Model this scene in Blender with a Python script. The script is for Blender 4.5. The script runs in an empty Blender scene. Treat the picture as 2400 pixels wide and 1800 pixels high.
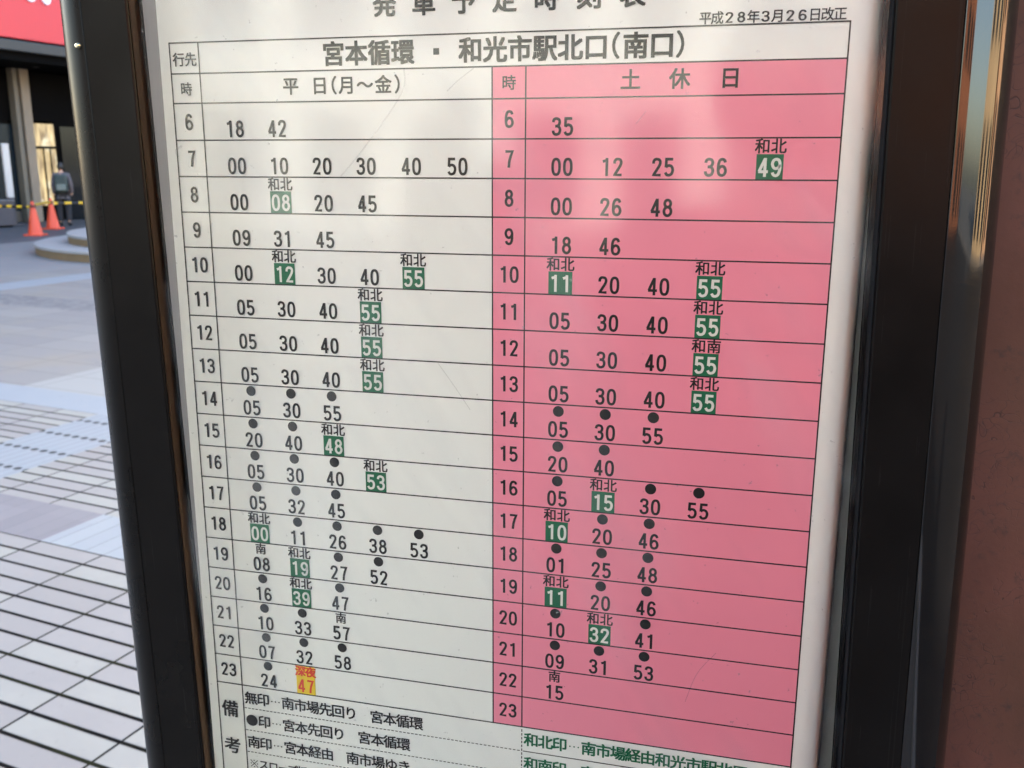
import bpy, bmesh, math, random
from mathutils import Vector, Matrix
random.seed(7)
S = bpy.context.scene
C = S.collection
R = math.radians

# ------------------------------------------------------------------ camera
ROW = 0.02                                  # one row of the timetable, metres
EYE = Vector((15.91556 * ROW, -24.16012 * ROW, 1.45))
Z0 = EYE.z + 1.72364 * ROW                  # height of the table's top rule
cd = bpy.data.cameras.new('camera')
cam = bpy.data.objects.new('camera', cd)
C.objects.link(cam)
S.camera = cam
right = Vector((0.9695778, 0.24476368, 0.00310271))
up = Vector((-0.05827525, 0.21849668, 0.97409609))
fwd = Vector((-0.23774541, 0.94464276, -0.2261132))
m = Matrix((right, up, -fwd)).transposed().to_4x4()
m.translation = EYE
cam.matrix_world = m
cd.sensor_width = 36.0
cd.lens = 36.0 * 2184.43 / 2400.0
cd.clip_start = 0.02
cd.clip_end = 600.0
cd.dof.use_dof = True
cd.dof.focus_distance = 0.50
cd.dof.aperture_fstop = 21.0

# plaza axes: E1 away from the station, E2 along its front; origin on a paving joint
E1 = Vector((0.985, -0.174, 0)).normalized()
E2 = Vector((0.174, 0.985, 0)).normalized()
ORG = Vector((EYE.x - 2.345, EYE.y + 2.751, 0))
PANG = math.atan2(E1.y, E1.x)
def at(a, b, z=0.0):
    return ORG + E1 * a + E2 * b + Vector((0, 0, z))

# ------------------------------------------------------------------ light
SUN_EL = 25.0
sdir = (E1 * -0.73 + E2 * 0.68).normalized() * math.cos(R(SUN_EL)) + Vector((0, 0, math.sin(R(SUN_EL))))
w = bpy.data.worlds.new('World')
S.world = w
w.use_nodes = True
wn = w.node_tree.nodes
sky = wn.new('ShaderNodeTexSky')
sky.sky_type = 'NISHITA'
sky.sun_disc = False
sky.sun_elevation = R(SUN_EL)
sky.sun_rotation = math.atan2(sdir.x, sdir.y)
sky.air_density = 1.0
sky.dust_density = 2.0
sky.ozone_density = 0.3
w.node_tree.links.new(sky.outputs[0], wn['Background'].inputs[0])
wn['Background'].inputs[1].default_value = 0.15
sl = bpy.data.lights.new('sun', 'SUN')
sl.energy = 5.0
sl.angle = R(0.5)
sl.color = (1.0, 0.89, 0.76)
so = bpy.data.objects.new('sun', sl)
C.objects.link(so)
so.rotation_euler = sdir.to_track_quat('Z', 'Y').to_euler()
so.location = (0, 0, 40)
S.view_settings.view_transform = 'Standard'
S.view_settings.look = 'None'
S.view_settings.exposure = 3.0
S.view_settings.gamma = 1.0
S.render.engine = 'CYCLES'
S.cycles.max_bounces = 8
S.cycles.caustics_reflective = False
S.cycles.caustics_refractive = False

# ------------------------------------------------------------------ node helpers
class NT:
    """small wrapper that writes math as nodes"""
    def __init__(self, name):
        self.m = bpy.data.materials.new(name)
        self.m.use_nodes = True
        self.t = self.m.node_tree
        self.b = self.t.nodes['Principled BSDF']
        self.out = self.t.nodes['Material Output']
    def link(self, a, b): self.t.links.new(a, b)
    def n(self, kind, **kw):
        x = self.t.nodes.new(kind)
        for k, v in kw.items(): setattr(x, k, v)
        return x
    def _set(self, sock, v):
        if hasattr(v, 'is_output'): self.link(v, sock)
        else: sock.default_value = v
    def math(self, op, a, b=0.0, c=None):
        x = self.n('ShaderNodeMath', operation=op)
        self._set(x.inputs[0], a); self._set(x.inputs[1], b)
        if c is not None: self._set(x.inputs[2], c)
        return x.outputs[0]
    def mix(self, f, a, b):
        x = self.n('ShaderNodeMix', data_type='RGBA')
        self._set(x.inputs[0], f)
        for s, v in ((x.inputs[6], a), (x.inputs[7], b)):
            if isinstance(v, (int, float)): v = (v, v, v)
            self._set(s, v if hasattr(v, 'is_output') else (v[0], v[1], v[2], 1))
        return x.outputs[2]
    def coords(self, kind='Object'):
        return self.n('ShaderNodeTexCoord').outputs[kind]
    def xyz(self, v):
        x = self.n('ShaderNodeSeparateXYZ'); self.link(v, x.inputs[0]); return x.outputs
    def vec(self, x, y, z=0.0):
        c = self.n('ShaderNodeCombineXYZ')
        for i, v in enumerate((x, y, z)): self._set(c.inputs[i], v)
        return c.outputs[0]
    def noise(self, v, scale, detail=4.0, rough=0.55):
        x = self.n('ShaderNodeTexNoise'); self.link(v, x.inputs['Vector'])
        x.inputs['Scale'].default_value = scale; x.inputs['Detail'].default_value = detail
        x.inputs['Roughness'].default_value = rough
        return x.outputs['Fac']
    def ramp(self, f, lo, hi, a=0.0, b=1.0):
        x = self.n('ShaderNodeMapRange'); self._set(x.inputs[0], f)
        for i, v in enumerate((lo, hi, a, b)): x.inputs[i + 1].default_value = v
        return x.outputs[0]
    def white(self, v):
        x = self.n('ShaderNodeTexWhiteNoise', noise_dimensions='3D'); self.link(v, x.inputs['Vector']); return x.outputs['Value']
    def bump(self, h, strength=0.3, dist=0.002):
        x = self.n('ShaderNodeBump'); self.link(h, x.inputs['Height'])
        x.inputs['Strength'].default_value = strength; x.inputs['Distance'].default_value = dist
        self.link(x.outputs[0], self.b.inputs['Normal'])
    def color(self, v): self._set(self.b.inputs['Base Color'], v if hasattr(v, 'is_output') else (v[0], v[1], v[2], 1))
    def rough(self, v): self._set(self.b.inputs['Roughness'], v)

def simple(name, col, rough=0.6, var=0.12, scale=6.0, metal=0.0, spec=0.5, bump=0.0):
    k = NT(name)
    v = k.coords()
    f = k.noise(v, scale)
    k.color(k.mix(f, [c * (1 - var) for c in col], [min(1, c * (1 + var)) for c in col]))
    k.rough(rough)
    k.b.inputs['Metallic'].default_value = metal
    k.b.inputs['Specular IOR Level'].default_value = spec
    if bump: k.bump(k.noise(v, scale * 8), bump, 0.001)
    return k.m

# ------------------------------------------------------------------ mesh helpers
class MB:
    def __init__(self): self.v = []; self.f = []
    def add(self, vs, fs):
        o = len(self.v); self.v += [tuple(p) for p in vs]; self.f += [tuple(i + o for i in f) for f in fs]
    def box(self, a, b):
        x0, y0, z0 = a; x1, y1, z1 = b
        self.add([(x0,y0,z0),(x1,y0,z0),(x1,y1,z0),(x0,y1,z0),(x0,y0,z1),(x1,y0,z1),(x1,y1,z1),(x0,y1,z1)],
                 [(0,3,2,1),(4,5,6,7),(0,1,5,4),(1,2,6,5),(2,3,7,6),(3,0,4,7)])
    def prism(self, prof, z0, z1, nseg=1):
        n = len(prof)
        vs = []
        for k in range(nseg + 1):
            z = z0 + (z1 - z0) * k / nseg
            vs += [(x, y, z) for x, y in prof]
        fs = [tuple(range(n - 1, -1, -1)), tuple(range(nseg * n, nseg * n + n))]
        for k in range(nseg):
            for i in range(n):
                j = (i + 1) % n
                fs.append((k*n+i, k*n+j, (k+1)*n+j, (k+1)*n+i))
        self.add(vs, fs)
    def lathe(self, prof, seg=32, cx=0, cy=0):
        o = len(self.v); n = len(prof)
        vs = []
        for k in range(seg):
            a = 2 * math.pi * k / seg
            vs += [(cx + r * math.cos(a), cy + r * math.sin(a), z) for r, z in prof]
        fs = []
        for k in range(seg):
            q = (k + 1) % seg
            for i in range(n - 1):
                fs.append((k*n+i, q*n+i, q*n+i+1, k*n+i+1))
        self.add(vs, fs)
    def tube(self, p, q, r, seg=10):
        p = Vector(p); q = Vector(q); d = (q - p).normalized()
        a = d.orthogonal().normalized(); b = d.cross(a)
        vs = []
        for e in (p, q):
            for k in range(seg):
                t = 2 * math.pi * k / seg
                vs.append(e + a * (r * math.cos(t)) + b * (r * math.sin(t)))
        fs = [tuple(range(seg - 1, -1, -1)), tuple(range(seg, 2 * seg))]
        for k in range(seg):
            j = (k + 1) % seg
            fs.append((k, j, seg + j, seg + k))
        self.add(vs, fs)
    def build(self, name, mat, parent=None, smooth=False, bevel=0.0, angle=40):
        me = bpy.data.meshes.new(name)
        me.from_pydata(self.v, [], self.f)
        me.update()
        bm = bmesh.new(); bm.from_mesh(me)
        bmesh.ops.recalc_face_normals(bm, faces=bm.faces)
        bm.to_mesh(me); bm.free()
        o = bpy.data.objects.new(name, me)
        C.objects.link(o)
        for mt in (mat if isinstance(mat, (list, tuple)) else [mat]): me.materials.append(mt)
        if parent: o.parent = parent
        if bevel:
            md = o.modifiers.new('bevel', 'BEVEL'); md.width = bevel; md.segments = 2; md.limit_method = 'ANGLE'; md.angle_limit = R(40)
        if smooth:
            for p in me.polygons: p.use_smooth = True
            try: me.set_sharp_from_angle(angle=R(angle))
            except Exception: pass
        return o

def tag(o, label=None, cat=None, group=None, kind=None):
    if label: o['label'] = label
    if cat: o['category'] = cat
    if group: o['group'] = group
    if kind: o['kind'] = kind
    return o
def empty(name, loc=(0, 0, 0), rz=0.0):
    o = bpy.data.objects.new(name, None)
    o.empty_display_size = 0.2
    C.objects.link(o); o.location = loc; o.rotation_euler = (0, 0, rz)
    return o

# ------------------------------------------------------------------ ground: tiled plaza
def paving_material():
    k = NT('plaza_paving')
    x, y, z = k.xyz(k.coords())
    M = k.math
    def between(v, a, b): return M('MULTIPLY', M('GREATER_THAN', v, a), M('LESS_THAN', v, b))
    def AND(a, b): return M('MULTIPLY', a, b)
    def NOT(a): return M('SUBTRACT', 1.0, a)
    TX, TY, J = 0.331, 0.0955, 0.0085
    def joints(u, v, tu, tv, ju, jv):
        fu = M('FRACT', M('DIVIDE', u, tu)); fv = M('FRACT', M('DIVIDE', v, tv))
        # distance to the nearest joint, metres
        du = M('MULTIPLY', M('SUBTRACT', 0.5, M('ABSOLUTE', M('SUBTRACT', fu, 0.5))), tu)
        dv = M('MULTIPLY', M('SUBTRACT', 0.5, M('ABSOLUTE', M('SUBTRACT', fv, 0.5))), tv)
        ja = k.ramp(du, ju * 0.36, ju * 0.62, 1, 0); jb = k.ramp(dv, jv * 0.36, jv * 0.62, 1, 0)
        idv = k.vec(M('FLOOR', M('DIVIDE', u, tu)), M('FLOOR', M('DIVIDE', v, tv)), 0.37)
        return M('MAXIMUM', ja, jb), k.white(idv)
    jw, rw = joints(x, y, TX, TY, J * 0.95, J * 1.65)            # long white tiles
    jp, rp = joints(x, y, TY, 0.316, J * 0.45, 0.0)             # tiles turned across the band
    # zones
    zP = between(y, 0.0955, 0.4115)
    zT = AND(between(x, -1.69, -1.16), between(y, 0.4115, 1.63))
    zB = between(y, 1.62, 1.95)
    zF = M('GREATER_THAN', y, 1.95)
    n1 = k.noise(k.coords(), 1.3, 3); n2 = k.noise(k.coords(), 22.0, 5, 0.65); n3 = k.noise(k.coords(), 4.0, 4)
    white = k.mix(M('GREATER_THAN', rw, 0.62), (0.1954, 0.1874, 0.1754), (0.2177, 0.2154, 0.1898))
    white = k.mix(M('MULTIPLY', M('LESS_THAN', rw, 0.18), 0.7), white, (0.1763, 0.1674, 0.1576))
    white = k.mix(k.ramp(n3, 0.45, 0.75, 0, 0.35), white, (0.1596, 0.1518, 0.1454))
    dirt = k.ramp(n2, 0.60, 0.78, 0, 0.35)
    purple = k.mix(rp, (0.1228, 0.1183, 0.1299), (0.1451, 0.1406, 0.1487))
    blue = k.mix(rp, (0.1942, 0.2120, 0.2220), (0.2098, 0.2299, 0.2342))
    band = k.mix(M('GREATER_THAN', x, -0.34), purple, blue)
    col = k.mix(zP, white, band)
    jm = k.mix(zP, jw, k.mix(M('GREATER_THAN', x, -0.34), M('MULTIPLY', jp, 0.2), M('MULTIPLY', jp, 0.45)))
    # guiding strip: ribbed pale-blue blocks, rows of dark studs between them
    ribs = k.ramp(M('ABSOLUTE', M('SUBTRACT', M('FRACT', M('DIVIDE', x, 0.066)), 0.5)), 0.36, 0.48, 0, 0.35)
    gy = M('SUBTRACT', y, 0.695)
    dy = M('MULTIPLY', M('SUBTRACT', M('FRACT', M('ADD', M('DIVIDE', gy, 0.26), 0.5)), 0.5), 0.26)
    dx = M('MULTIPLY', M('SUBTRACT', M('FRACT', M('DIVIDE', x, 0.066)), 0.5), 0.066)
    dd = M('SQRT', M('ADD', M('POWER', dx, 2.0), M('POWER', dy, 2.0)))
    stud = k.ramp(dd, 0.016, 0.024, 1, 0)
    col = k.mix(zT, col, k.mix(n3, (0.1730, 0.1931, 0.2098), (0.2009, 0.2232, 0.2320)))
    jm = k.mix(zT, jm, M('MAXIMUM', M('MULTIPLY', stud, 0.9), M('MULTIPLY', ribs, 0.5)))
    col = k.mix(zB, col, k.mix(n3, (0.1796, 0.2042, 0.2220), (0.2098, 0.2299, 0.2386)))
    jm = k.mix(zB, jm, 0.0)
    # far field: large slabs, worn streaks, rough dotted band, pale strip
    jf, rf = joints(x, y, 0.66, 0.331, 0.012, 0.012)
    far = k.mix(rf, (0.1562, 0.1484, 0.1421), (0.1864, 0.1786, 0.1632))
    far = k.mix(k.ramp(n1, 0.5, 0.68), far, (0.1864, 0.1674, 0.1399))
    far = k.mix(AND(M('GREATER_THAN', x, -2.75), M('LESS_THAN', y, 3.4)), far, (0.2243, 0.2232, 0.2053))
    rough = k.mix(k.ramp(k.noise(k.coords(), 9.0, 2), 0.4, 0.6), (0.1038, 0.1015, 0.1043), (0.1640, 0.1607, 0.1532))
    far = k.mix(between(y, 4.55, 5.15), far, rough)
    far = k.mix(between(x, -7.95, -7.35), far, (0.2009, 0.2188, 0.2288))
    far = k.mix(between(x, -13.5, -8.6), far, k.mix(n1, (0.1562, 0.1573, 0.1576), (0.1864, 0.1819, 0.1732)))
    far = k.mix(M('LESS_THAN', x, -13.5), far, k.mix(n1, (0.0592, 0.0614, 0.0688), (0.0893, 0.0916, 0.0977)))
    col = k.mix(zF, col, far)
    jm = k.mix(zF, jm, M('MULTIPLY', jf, 0.25))
    col = k.mix(dirt, col, (0.1004, 0.0949, 0.0810))
    # chewing-gum blots
    gum = k.n('ShaderNodeTexVoronoi'); k.link(k.coords(), gum.inputs['Vector']); gum.inputs['Scale'].default_value = 3.2
    col = k.mix(k.ramp(gum.outputs['Distance'], 0.035, 0.06, 0.5, 0), col, (0.0670, 0.0659, 0.0633))
    jc = k.mix(k.ramp(n3, 0.5, 0.62), (0.0093, 0.0088, 0.0086), (0.0186, 0.0186, 0.0109))
    col = k.mix(jm, col, jc)
    k.color(col)
    k.rough(0.62)
    k.link(k.math('MULTIPLY', M('SUBTRACT', 1.0, jm), 0.3), k.b.inputs['Specular IOR Level'])
    k.bump(M('SUBTRACT', M('MULTIPLY', n2, 0.15), jm), 0.6, 0.004)
    return k.m
g = MB()
g.add([(-150, -150, 0), (150, -150, 0), (150, 150, 0), (-150, 150, 0)], [(0, 1, 2, 3)])
ground = tag(g.build('ground', paving_material()), kind='structure')
ground.location = ORG
ground.rotation_euler = (0, 0, PANG)

road = MB(); road.add([(4.2, -150, 0.004), (21.5, -150, 0.004), (21.5, 150, 0.004), (4.2, 150, 0.004)], [(0, 1, 2, 3)])
road = tag(road.build('road', simple('asphalt', (0.020, 0.020, 0.021), 0.85, 0.25, 30, spec=0.2)), kind='structure')
road.location = ORG; road.rotation_euler = (0, 0, PANG)
for a_, w_ in ((4.02, 0.17), (21.51, 0.17)):
    kb = MB(); kb.box((a_, -150, -0.05), (a_ + w_, 150, 0.05)); kb = tag(kb.build('kerb', simple('kerb_stone', (0.30, 0.29, 0.28), 0.8, 0.15, 5)), kind='structure')
    kb.location = ORG; kb.rotation_euler = (0, 0, PANG)

# ------------------------------------------------------------------ station building
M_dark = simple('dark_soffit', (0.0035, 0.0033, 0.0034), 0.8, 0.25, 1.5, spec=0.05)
M_fascia = simple('red_fascia', (0.60, 0.024, 0.040), 0.35, 0.05, 1.0)
M_letter = simple('letter_white', (0.82, 0.84, 0.88), 0.4, 0.03)
M_trim = simple('canopy_trim', (0.035, 0.035, 0.035), 0.5, 0.15, 3)
M_stone = simple('column_stone', (0.22, 0.18, 0.135), 0.6, 0.15, 3, bump=0.2)
M_stone2 = simple('column_stone_dark', (0.13, 0.115, 0.09), 0.6, 0.15, 3)
M_wallL = simple('station_wall', (0.16, 0.145, 0.13), 0.75, 0.15, 0.6)
M_teal = simple('shop_front_teal', (0.006, 0.012, 0.018), 0.25, 0.2, 2, spec=0.2)
def lit_glass():
    k = NT('lit_shop_window')
    x, y, z = k.xyz(k.coords())
    n = k.noise(k.vec(k.math('MULTIPLY', y, 9.0), 0.0, k.math('MULTIPLY', z, 1.6)), 1.0, 4)
    n2 = k.noise(k.coords(), 3.0, 3)
    c = k.mix(k.ramp(n, 0.38, 0.62), (0.22, 0.13, 0.05), (1.0, 0.76, 0.38))
    c = k.mix(k.ramp(n2, 0.56, 0.66), c, (1.0, 0.9, 0.62))
    k.color((0.1, 0.08, 0.05)); k.rough(0.3)
    k.link(c, k.b.inputs['Emission Color']); k.b.inputs['Emission Strength'].default_value = 0.13
    return k.m
M_lit = lit_glass()
M_glassdark = simple('dark_glass', (0.006, 0.007, 0.009), 0.08, 0.2, 1.2, spec=0.25)

st = tag(empty('station_building', at(-19.1, 15, 0), PANG),
         'dark station front with a red fascia above a deep shaded canopy on tan columns', 'building')
def sb(name, mat, boxes, parent=st, **kw):
    b = MB()
    for p, q in boxes: b.box((p[0] + 19.1, p[1] - 15, p[2]), (q[0] + 19.1, q[1] - 15, q[2]))
    return b.build(name, mat, parent, **kw)
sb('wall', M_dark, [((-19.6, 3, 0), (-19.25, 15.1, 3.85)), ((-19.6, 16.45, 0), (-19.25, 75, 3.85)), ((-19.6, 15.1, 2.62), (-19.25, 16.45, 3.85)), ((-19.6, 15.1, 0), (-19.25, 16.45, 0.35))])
sb('sun_block_core', M_dark, [((-32, 3, 0), (-19.62, 75, 3.99))])  # unseen solid filling added to stop sun leaking through the shop front
sb('upper_wall', M_wallL, [((-32, 3, 4.0), (-17.9, 75, 14.9))])
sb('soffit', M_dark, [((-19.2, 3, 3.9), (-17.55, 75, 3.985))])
sb('canopy_trim', M_trim, [((-17.54, 3, 4.10), (-17.40, 75, 4.34))], bevel=0.02)
fas = sb('fascia', M_fascia, [((-17.7, 3, 4.40), (-17.5, 75, 6.6))], bevel=0.01)
for q_, (e2, wd) in enumerate(((15.12, 0.30), (14.68, 0.34), (14.2, 0.34), (13.7, 0.34), (15.9, 0.34), (16.5, 0.34))):
    zc = 5.72
    ring = MB(); vs_ = []; N_ = 32
    for i in range(N_):
        a = 2 * math.pi * i / N_
        for rr in (1.0, 0.62):
            for d_ in (0.0, 0.05):
                vs_.append((19.1 - 17.498 + d_, e2 - 15 + wd / 2 * rr * math.copysign(abs(math.cos(a)) ** .75, math.cos(a)), zc + 0.44 * rr * math.copysign(abs(math.sin(a)) ** .75, math.sin(a))))
    fs_ = []
    for i in range(N_):
        j = (i + 1) % N_
        for p_, r_ in ((0, 1), (1, 3), (3, 2), (2, 0)): fs_.append((4*i+p_, 4*j+p_, 4*j+r_, 4*i+r_))
    ring.add(vs_, fs_); ring.build('fascia_letter', M_letter, fas)
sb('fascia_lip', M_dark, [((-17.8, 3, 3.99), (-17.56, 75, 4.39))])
for e2, w_, mt in ((15.5, 0.26, M_stone), (15.22, 0.13, M_stone2), (14.05, 0.5, M_stone2), (18.6, 0.45, M_stone), (11.0, 0.45, M_stone), (22.5, 0.45, M_stone), (7.0, 0.45, M_stone)):
    sb('column', mt, [((-19.2, e2 - w_ / 2, 0), (-18.98, e2 + w_ / 2, 3.89))], bevel=0.015)
wn1 = sb('shop_window', M_lit, [((-19.22, 15.76, 0.42), (-19.18, 16.40, 2.55))])
for z_ in (1.9,):
    sb('mullion', M_dark, [((-19.175, 15.74, z_), (-19.12, 16.42, z_ + 0.07))], wn1)
sb('mullion', M_dark, [((-19.175, 15.98, 0.42), (-19.13, 16.0, 1.895))], wn1)
sb('mullion', M_dark, [((-19.175, 16.19, 0.42), (-19.13, 16.21, 1.895))], wn1)
sb('door_glass', M_teal, [((-19.22, 14.32, 0.02), (-19.18, 15.13, 2.5))])
sb('door_glass', M_glassdark, [((-19.22, 16.6, 0.02), (-19.18, 18.3, 2.5))])
sb('kick_plate', M_trim, [((-19.17, 14.32, 0.02), (-19.14, 15.13, 0.3))])
# soffit downlights, switched off
for a, b_ in ((-18.5, 14.2), (-18.4, 15.4), (-18.1, 16.2), (-18.3, 13.4), (-18.6, 17.2)):
    d = MB(); d.lathe([(0, -0.012), (0.07, -0.012), (0.085, 0.0)], 20)
    o = d.build('downlight', M_trim, st, smooth=True)
    o.location = (a + 19.1, b_ - 15, 3.899)

# ------------------------------------------------------------------ text
BASE_OFF = 0.0
_cache = {}
def glyph(ch, off):
    """flat mesh of one character, centred on its em box, em = 1"""
    key = (ch, off)
    if key in _cache: return _cache[key]
    cu = bpy.data.curves.new('glyph', 'FONT')
    cu.body = ch; cu.size = 1.0; cu.resolution_u = 3; cu.offset = off
    ob = bpy.data.objects.new('glyph', cu)
    C.objects.link(ob)
    bpy.context.view_layer.update()
    me = bpy.data.meshes.new_from_object(ob.evaluated_get(bpy.context.evaluated_depsgraph_get()))
    vs = [tuple(v.co) for v in me.vertices]
    fs = [tuple(p.vertices) for p in me.polygons]
    bpy.data.objects.remove(ob); bpy.data.curves.remove(cu); bpy.data.meshes.remove(me)
    _cache[key] = (vs, fs)
    return _cache[key]
def bbox(vs):
    xs = [v[0] for v in vs]; ys = [v[1] for v in vs]
    return min(xs), max(xs), min(ys), max(ys)
_r = bbox(glyph('国', 0.0)[0])
EM_W = (_r[1] - _r[0]); EM_CX = (_r[0] + _r[1]) / 2; EM_CY = (_r[2] + _r[3]) / 2
FIT = 0.86 / EM_W

# digits are drawn as strokes: box 0.55 wide, 1 high
def catmull(p, closed=False, n=5):
    q = []
    m_ = len(p)
    rng = range(m_) if closed else range(m_ - 1)
    for i in rng:
        a = p[(i - 1) % m_] if closed or i > 0 else p[0]
        b = p[i]; c = p[(i + 1) % m_]
        d = p[(i + 2) % m_] if closed or i + 2 < m_ else p[-1]
        for k in range(n):
            t = k / n
            q.append(tuple(0.5 * ((2*b[j]) + (-a[j]+c[j])*t + (2*a[j]-5*b[j]+4*c[j]-d[j])*t*t + (-a[j]+3*b[j]-3*c[j]+d[j])*t**3) for j in (0, 1)))
    if not closed: q.append(p[-1])
    return q
def ell(cx, cy, rx, ry, e=2.0, n=28):
    out = []
    for k in range(n):
        a = 2 * math.pi * k / n
        c, s = math.cos(a), math.sin(a)
        out.append((cx + rx * math.copysign(abs(c) ** (2 / e), c), cy + ry * math.copysign(abs(s) ** (2 / e), s)))
    return out
six = catmull([(.45,.76),(.405,.875),(.285,.932),(.165,.875),(.095,.70),(.078,.45),(.088,.26),(.15,.115),(.275,.068),(.405,.12),(.468,.25),(.468,.36),(.405,.50),(.285,.56),(.16,.50),(.088,.37)])
STROKES = {
 '0': [(ell(.275, .5, .203, .432, 2.5), True)],
 '1': [([(.33, 1.0), (.33, 0)], False), ([(.10, .80), (.31, .87)], False)],
 '2': [(catmull([(.085,.69),(.10,.83),(.18,.92),(.275,.932),(.39,.905),(.455,.80),(.45,.69),(.40,.56),(.29,.37),(.10,.068)]) + [(.50, .068)], False)],
 '3': [(catmull([(.082,.74),(.11,.86),(.19,.925),(.28,.932),(.395,.89),(.448,.78),(.435,.66),(.37,.56),(.27,.525),(.19,.522)]), False),
       (catmull([(.27,.525),(.39,.49),(.46,.39),(.468,.26),(.41,.12),(.28,.068),(.16,.09),(.09,.18),(.072,.28)]), False)],
 '4': [([(.375, 1.0), (.375, 0)], False), ([(.36, .955), (.075, .29)], False), ([(.03, .275), (.54, .275)], False)],
 '5': [([(.48, .932), (.115, .932), (.095, .49)] , False), (catmull([(.095,.49),(.17,.565),(.28,.59),(.395,.545),(.462,.43),(.468,.29),(.405,.13),(.275,.068),(.15,.09),(.07,.215)]), False)],
 '6': [(six, False)],
 '7': [([(.05, .932), (.47, .932), (.37, .68), (.285, .36), (.25, 0)], False)],
 '8': [(ell(.275, .735, .165, .197), True), (ell(.275, .305, .195, .238), True)],
 '9': [([(.55 - x, 1 - y) for x, y in six], False)],
}
HS = 0.077
def stroke_mesh(pts, closed, hw=HS):
    n = len(pts); vs = []; fs = []
    P = [Vector(p) for p in pts]
    for i in range(n):
        a = P[(i - 1) % n] if closed or i > 0 else None
        c = P[(i + 1) % n] if closed or i < n - 1 else None
        d1 = (P[i] - a).normalized() if a is not None else (c - P[i]).normalized()
        d2 = (c - P[i]).normalized() if c is not None else d1
        n1 = Vector((-d1.y, d1.x)); n2 = Vector((-d2.y, d2.x))
        nn = (n1 + n2)
        nn = nn / max(nn.length_squared / 2, 0.7)
        vs += [P[i] + nn * hw, P[i] - nn * hw]
    for i in range(n if closed else n - 1):
        j = (i + 1) % n
        fs.append((2*i, 2*i+1, 2*j+1, 2*j))
    return vs, fs
class Ink:
    """flat print on the poster: collects shapes in table rows (x right, y up)"""
    def __init__(self, lift): self.b = MB(); self.l = lift; self.k = 0
    def P(self, x, y, dz=0.0): return (x * ROW, -self.l - dz, y * ROW)
    def rect(self, x0, y0, x1, y1):
        self.b.add([self.P(x0, y0), self.P(x1, y0), self.P(x1, y1), self.P(x0, y1)], [(0, 1, 2, 3)])
    def disc(self, x, y, r, n=28):
        self.b.add([self.P(x + r * math.cos(2*math.pi*i/n), y + r * math.sin(2*math.pi*i/n)) for i in range(n)], [tuple(range(n))])
    def ch(self, c, x, y, em, off=0.012, sx=1.0):
        if c == '…':
            for q in (-1, 0, 1): self.disc(x + q * em * 0.28, y, em * 0.055, 12)
            return
        if c == '※':
            r = em * 0.36
            for q, (dx, dy) in enumerate(((1, 1), (1, -1))):
                vs, fs = stroke_mesh([(x - dx * r, y - dy * r), (x + dx * r, y + dy * r)], False, em * 0.032)
                self.b.add([self.P(v[0], v[1], q * 1.5e-5) for v in vs], fs)
            for dx, dy in ((0, 1), (0, -1), (1, 0), (-1, 0)): self.disc(x + dx * em * 0.31, y + dy * em * 0.31, em * 0.062, 12)
            return
        vs, fs = glyph(c, 0.0)
        s = em * FIT
        if c in '（）':
            b4 = bbox(vs); x -= ((b4[0] + b4[1]) / 2 - EM_CX) * s
        d = off * 1.25
        for q, (ox, oy) in enumerate(((-d, -d * .8), (d, -d * .8), (d, d * .8), (-d, d * .8))):
            self.b.add([self.P(x + ((v[0] - EM_CX) * s + ox * em) * sx, y + (v[1] - EM_CY) * s + oy * em, q * 1.5e-5) for v in vs], fs)
    def line(self, txt, x, y, pitch, em=None, off=0.012, sx=1.0):
        for i, c in enumerate(txt):
            if c not in ' \u3000': self.ch(c, x + pitch * (i + 0.5), y, em or pitch, off, sx)
    def digits(self, s, cx, bottom, h=0.45, pitch=0.68, hw=HS, sx=1.0):
        x = cx - ((len(s) - 1) * pitch * h) / 2
        for c in s:
            for q, (p, cl) in enumerate(STROKES[c]):
                vs, fs = stroke_mesh(p, cl, hw)
                self.b.add([self.P(x + (v[0] - 0.275) * h * sx, bottom + v[1] * h, q * 1.5e-5) for v in vs], fs)
            x += pitch * h
    def build(self, name, mat, parent):
        o = self.b.build(name, mat, parent)
        me = o.data
        # all print faces the reader
        for p in me.polygons:
            if p.normal.y > 0: p.flip()
        return o

# ------------------------------------------------------------------ poster
def paper_material():
    k = NT('poster_paper')
    x, y, z = k.xyz(k.coords())
    v = k.coords()
    n = k.noise(v, 7.0, 4); n2 = k.noise(v, 60.0, 3)
    c = k.mix(n, (0.865, 0.885, 0.86), (0.895, 0.915, 0.89))
    c = k.mix(k.ramp(n2, 0.70, 0.80, 0, 0.10), c, (0.5, 0.46, 0.4))
    k.color(c); k.rough(0.55)
    k.b.inputs['Specular IOR Level'].default_value = 0.25
    k.bump(k.noise(v, 5.0, 2), 0.15, 0.004)
    return k.m
def print_material(name, col, var=0.05):
    k = NT(name)
    n = k.noise(k.coords(), 9.0, 3)
    k.color(k.mix(n, [c * (1 - var) for c in col], [c * (1 + var) for c in col]))
    k.rough(0.5); k.b.inputs['Specular IOR Level'].default_value = 0.25
    return k.m
M_paper = paper_material()
M_ink = print_material('black_ink', (0.012, 0.012, 0.013))
M_pink = print_material('pink_ink', (0.91, 0.285, 0.40))
M_green = print_material('green_ink', (0.008, 0.14, 0.065))
M_yellow = print_material('yellow_ink', (0.86, 0.62, 0.04))
M_red = print_material('red_ink', (0.72, 0.06, 0.03))
M_paleink = print_material('white_print', (0.72, 0.76, 0.72))

W = 17.897; XC = 9.287; Y0 = 1.608; Y1 = 0.793
LIFT = 1.5e-4
poster = tag(empty('timetable_poster', (0, 0, Z0)),
             'printed bus timetable sheet with white weekday and pink weekend halves behind the glass', 'timetable')
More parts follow.
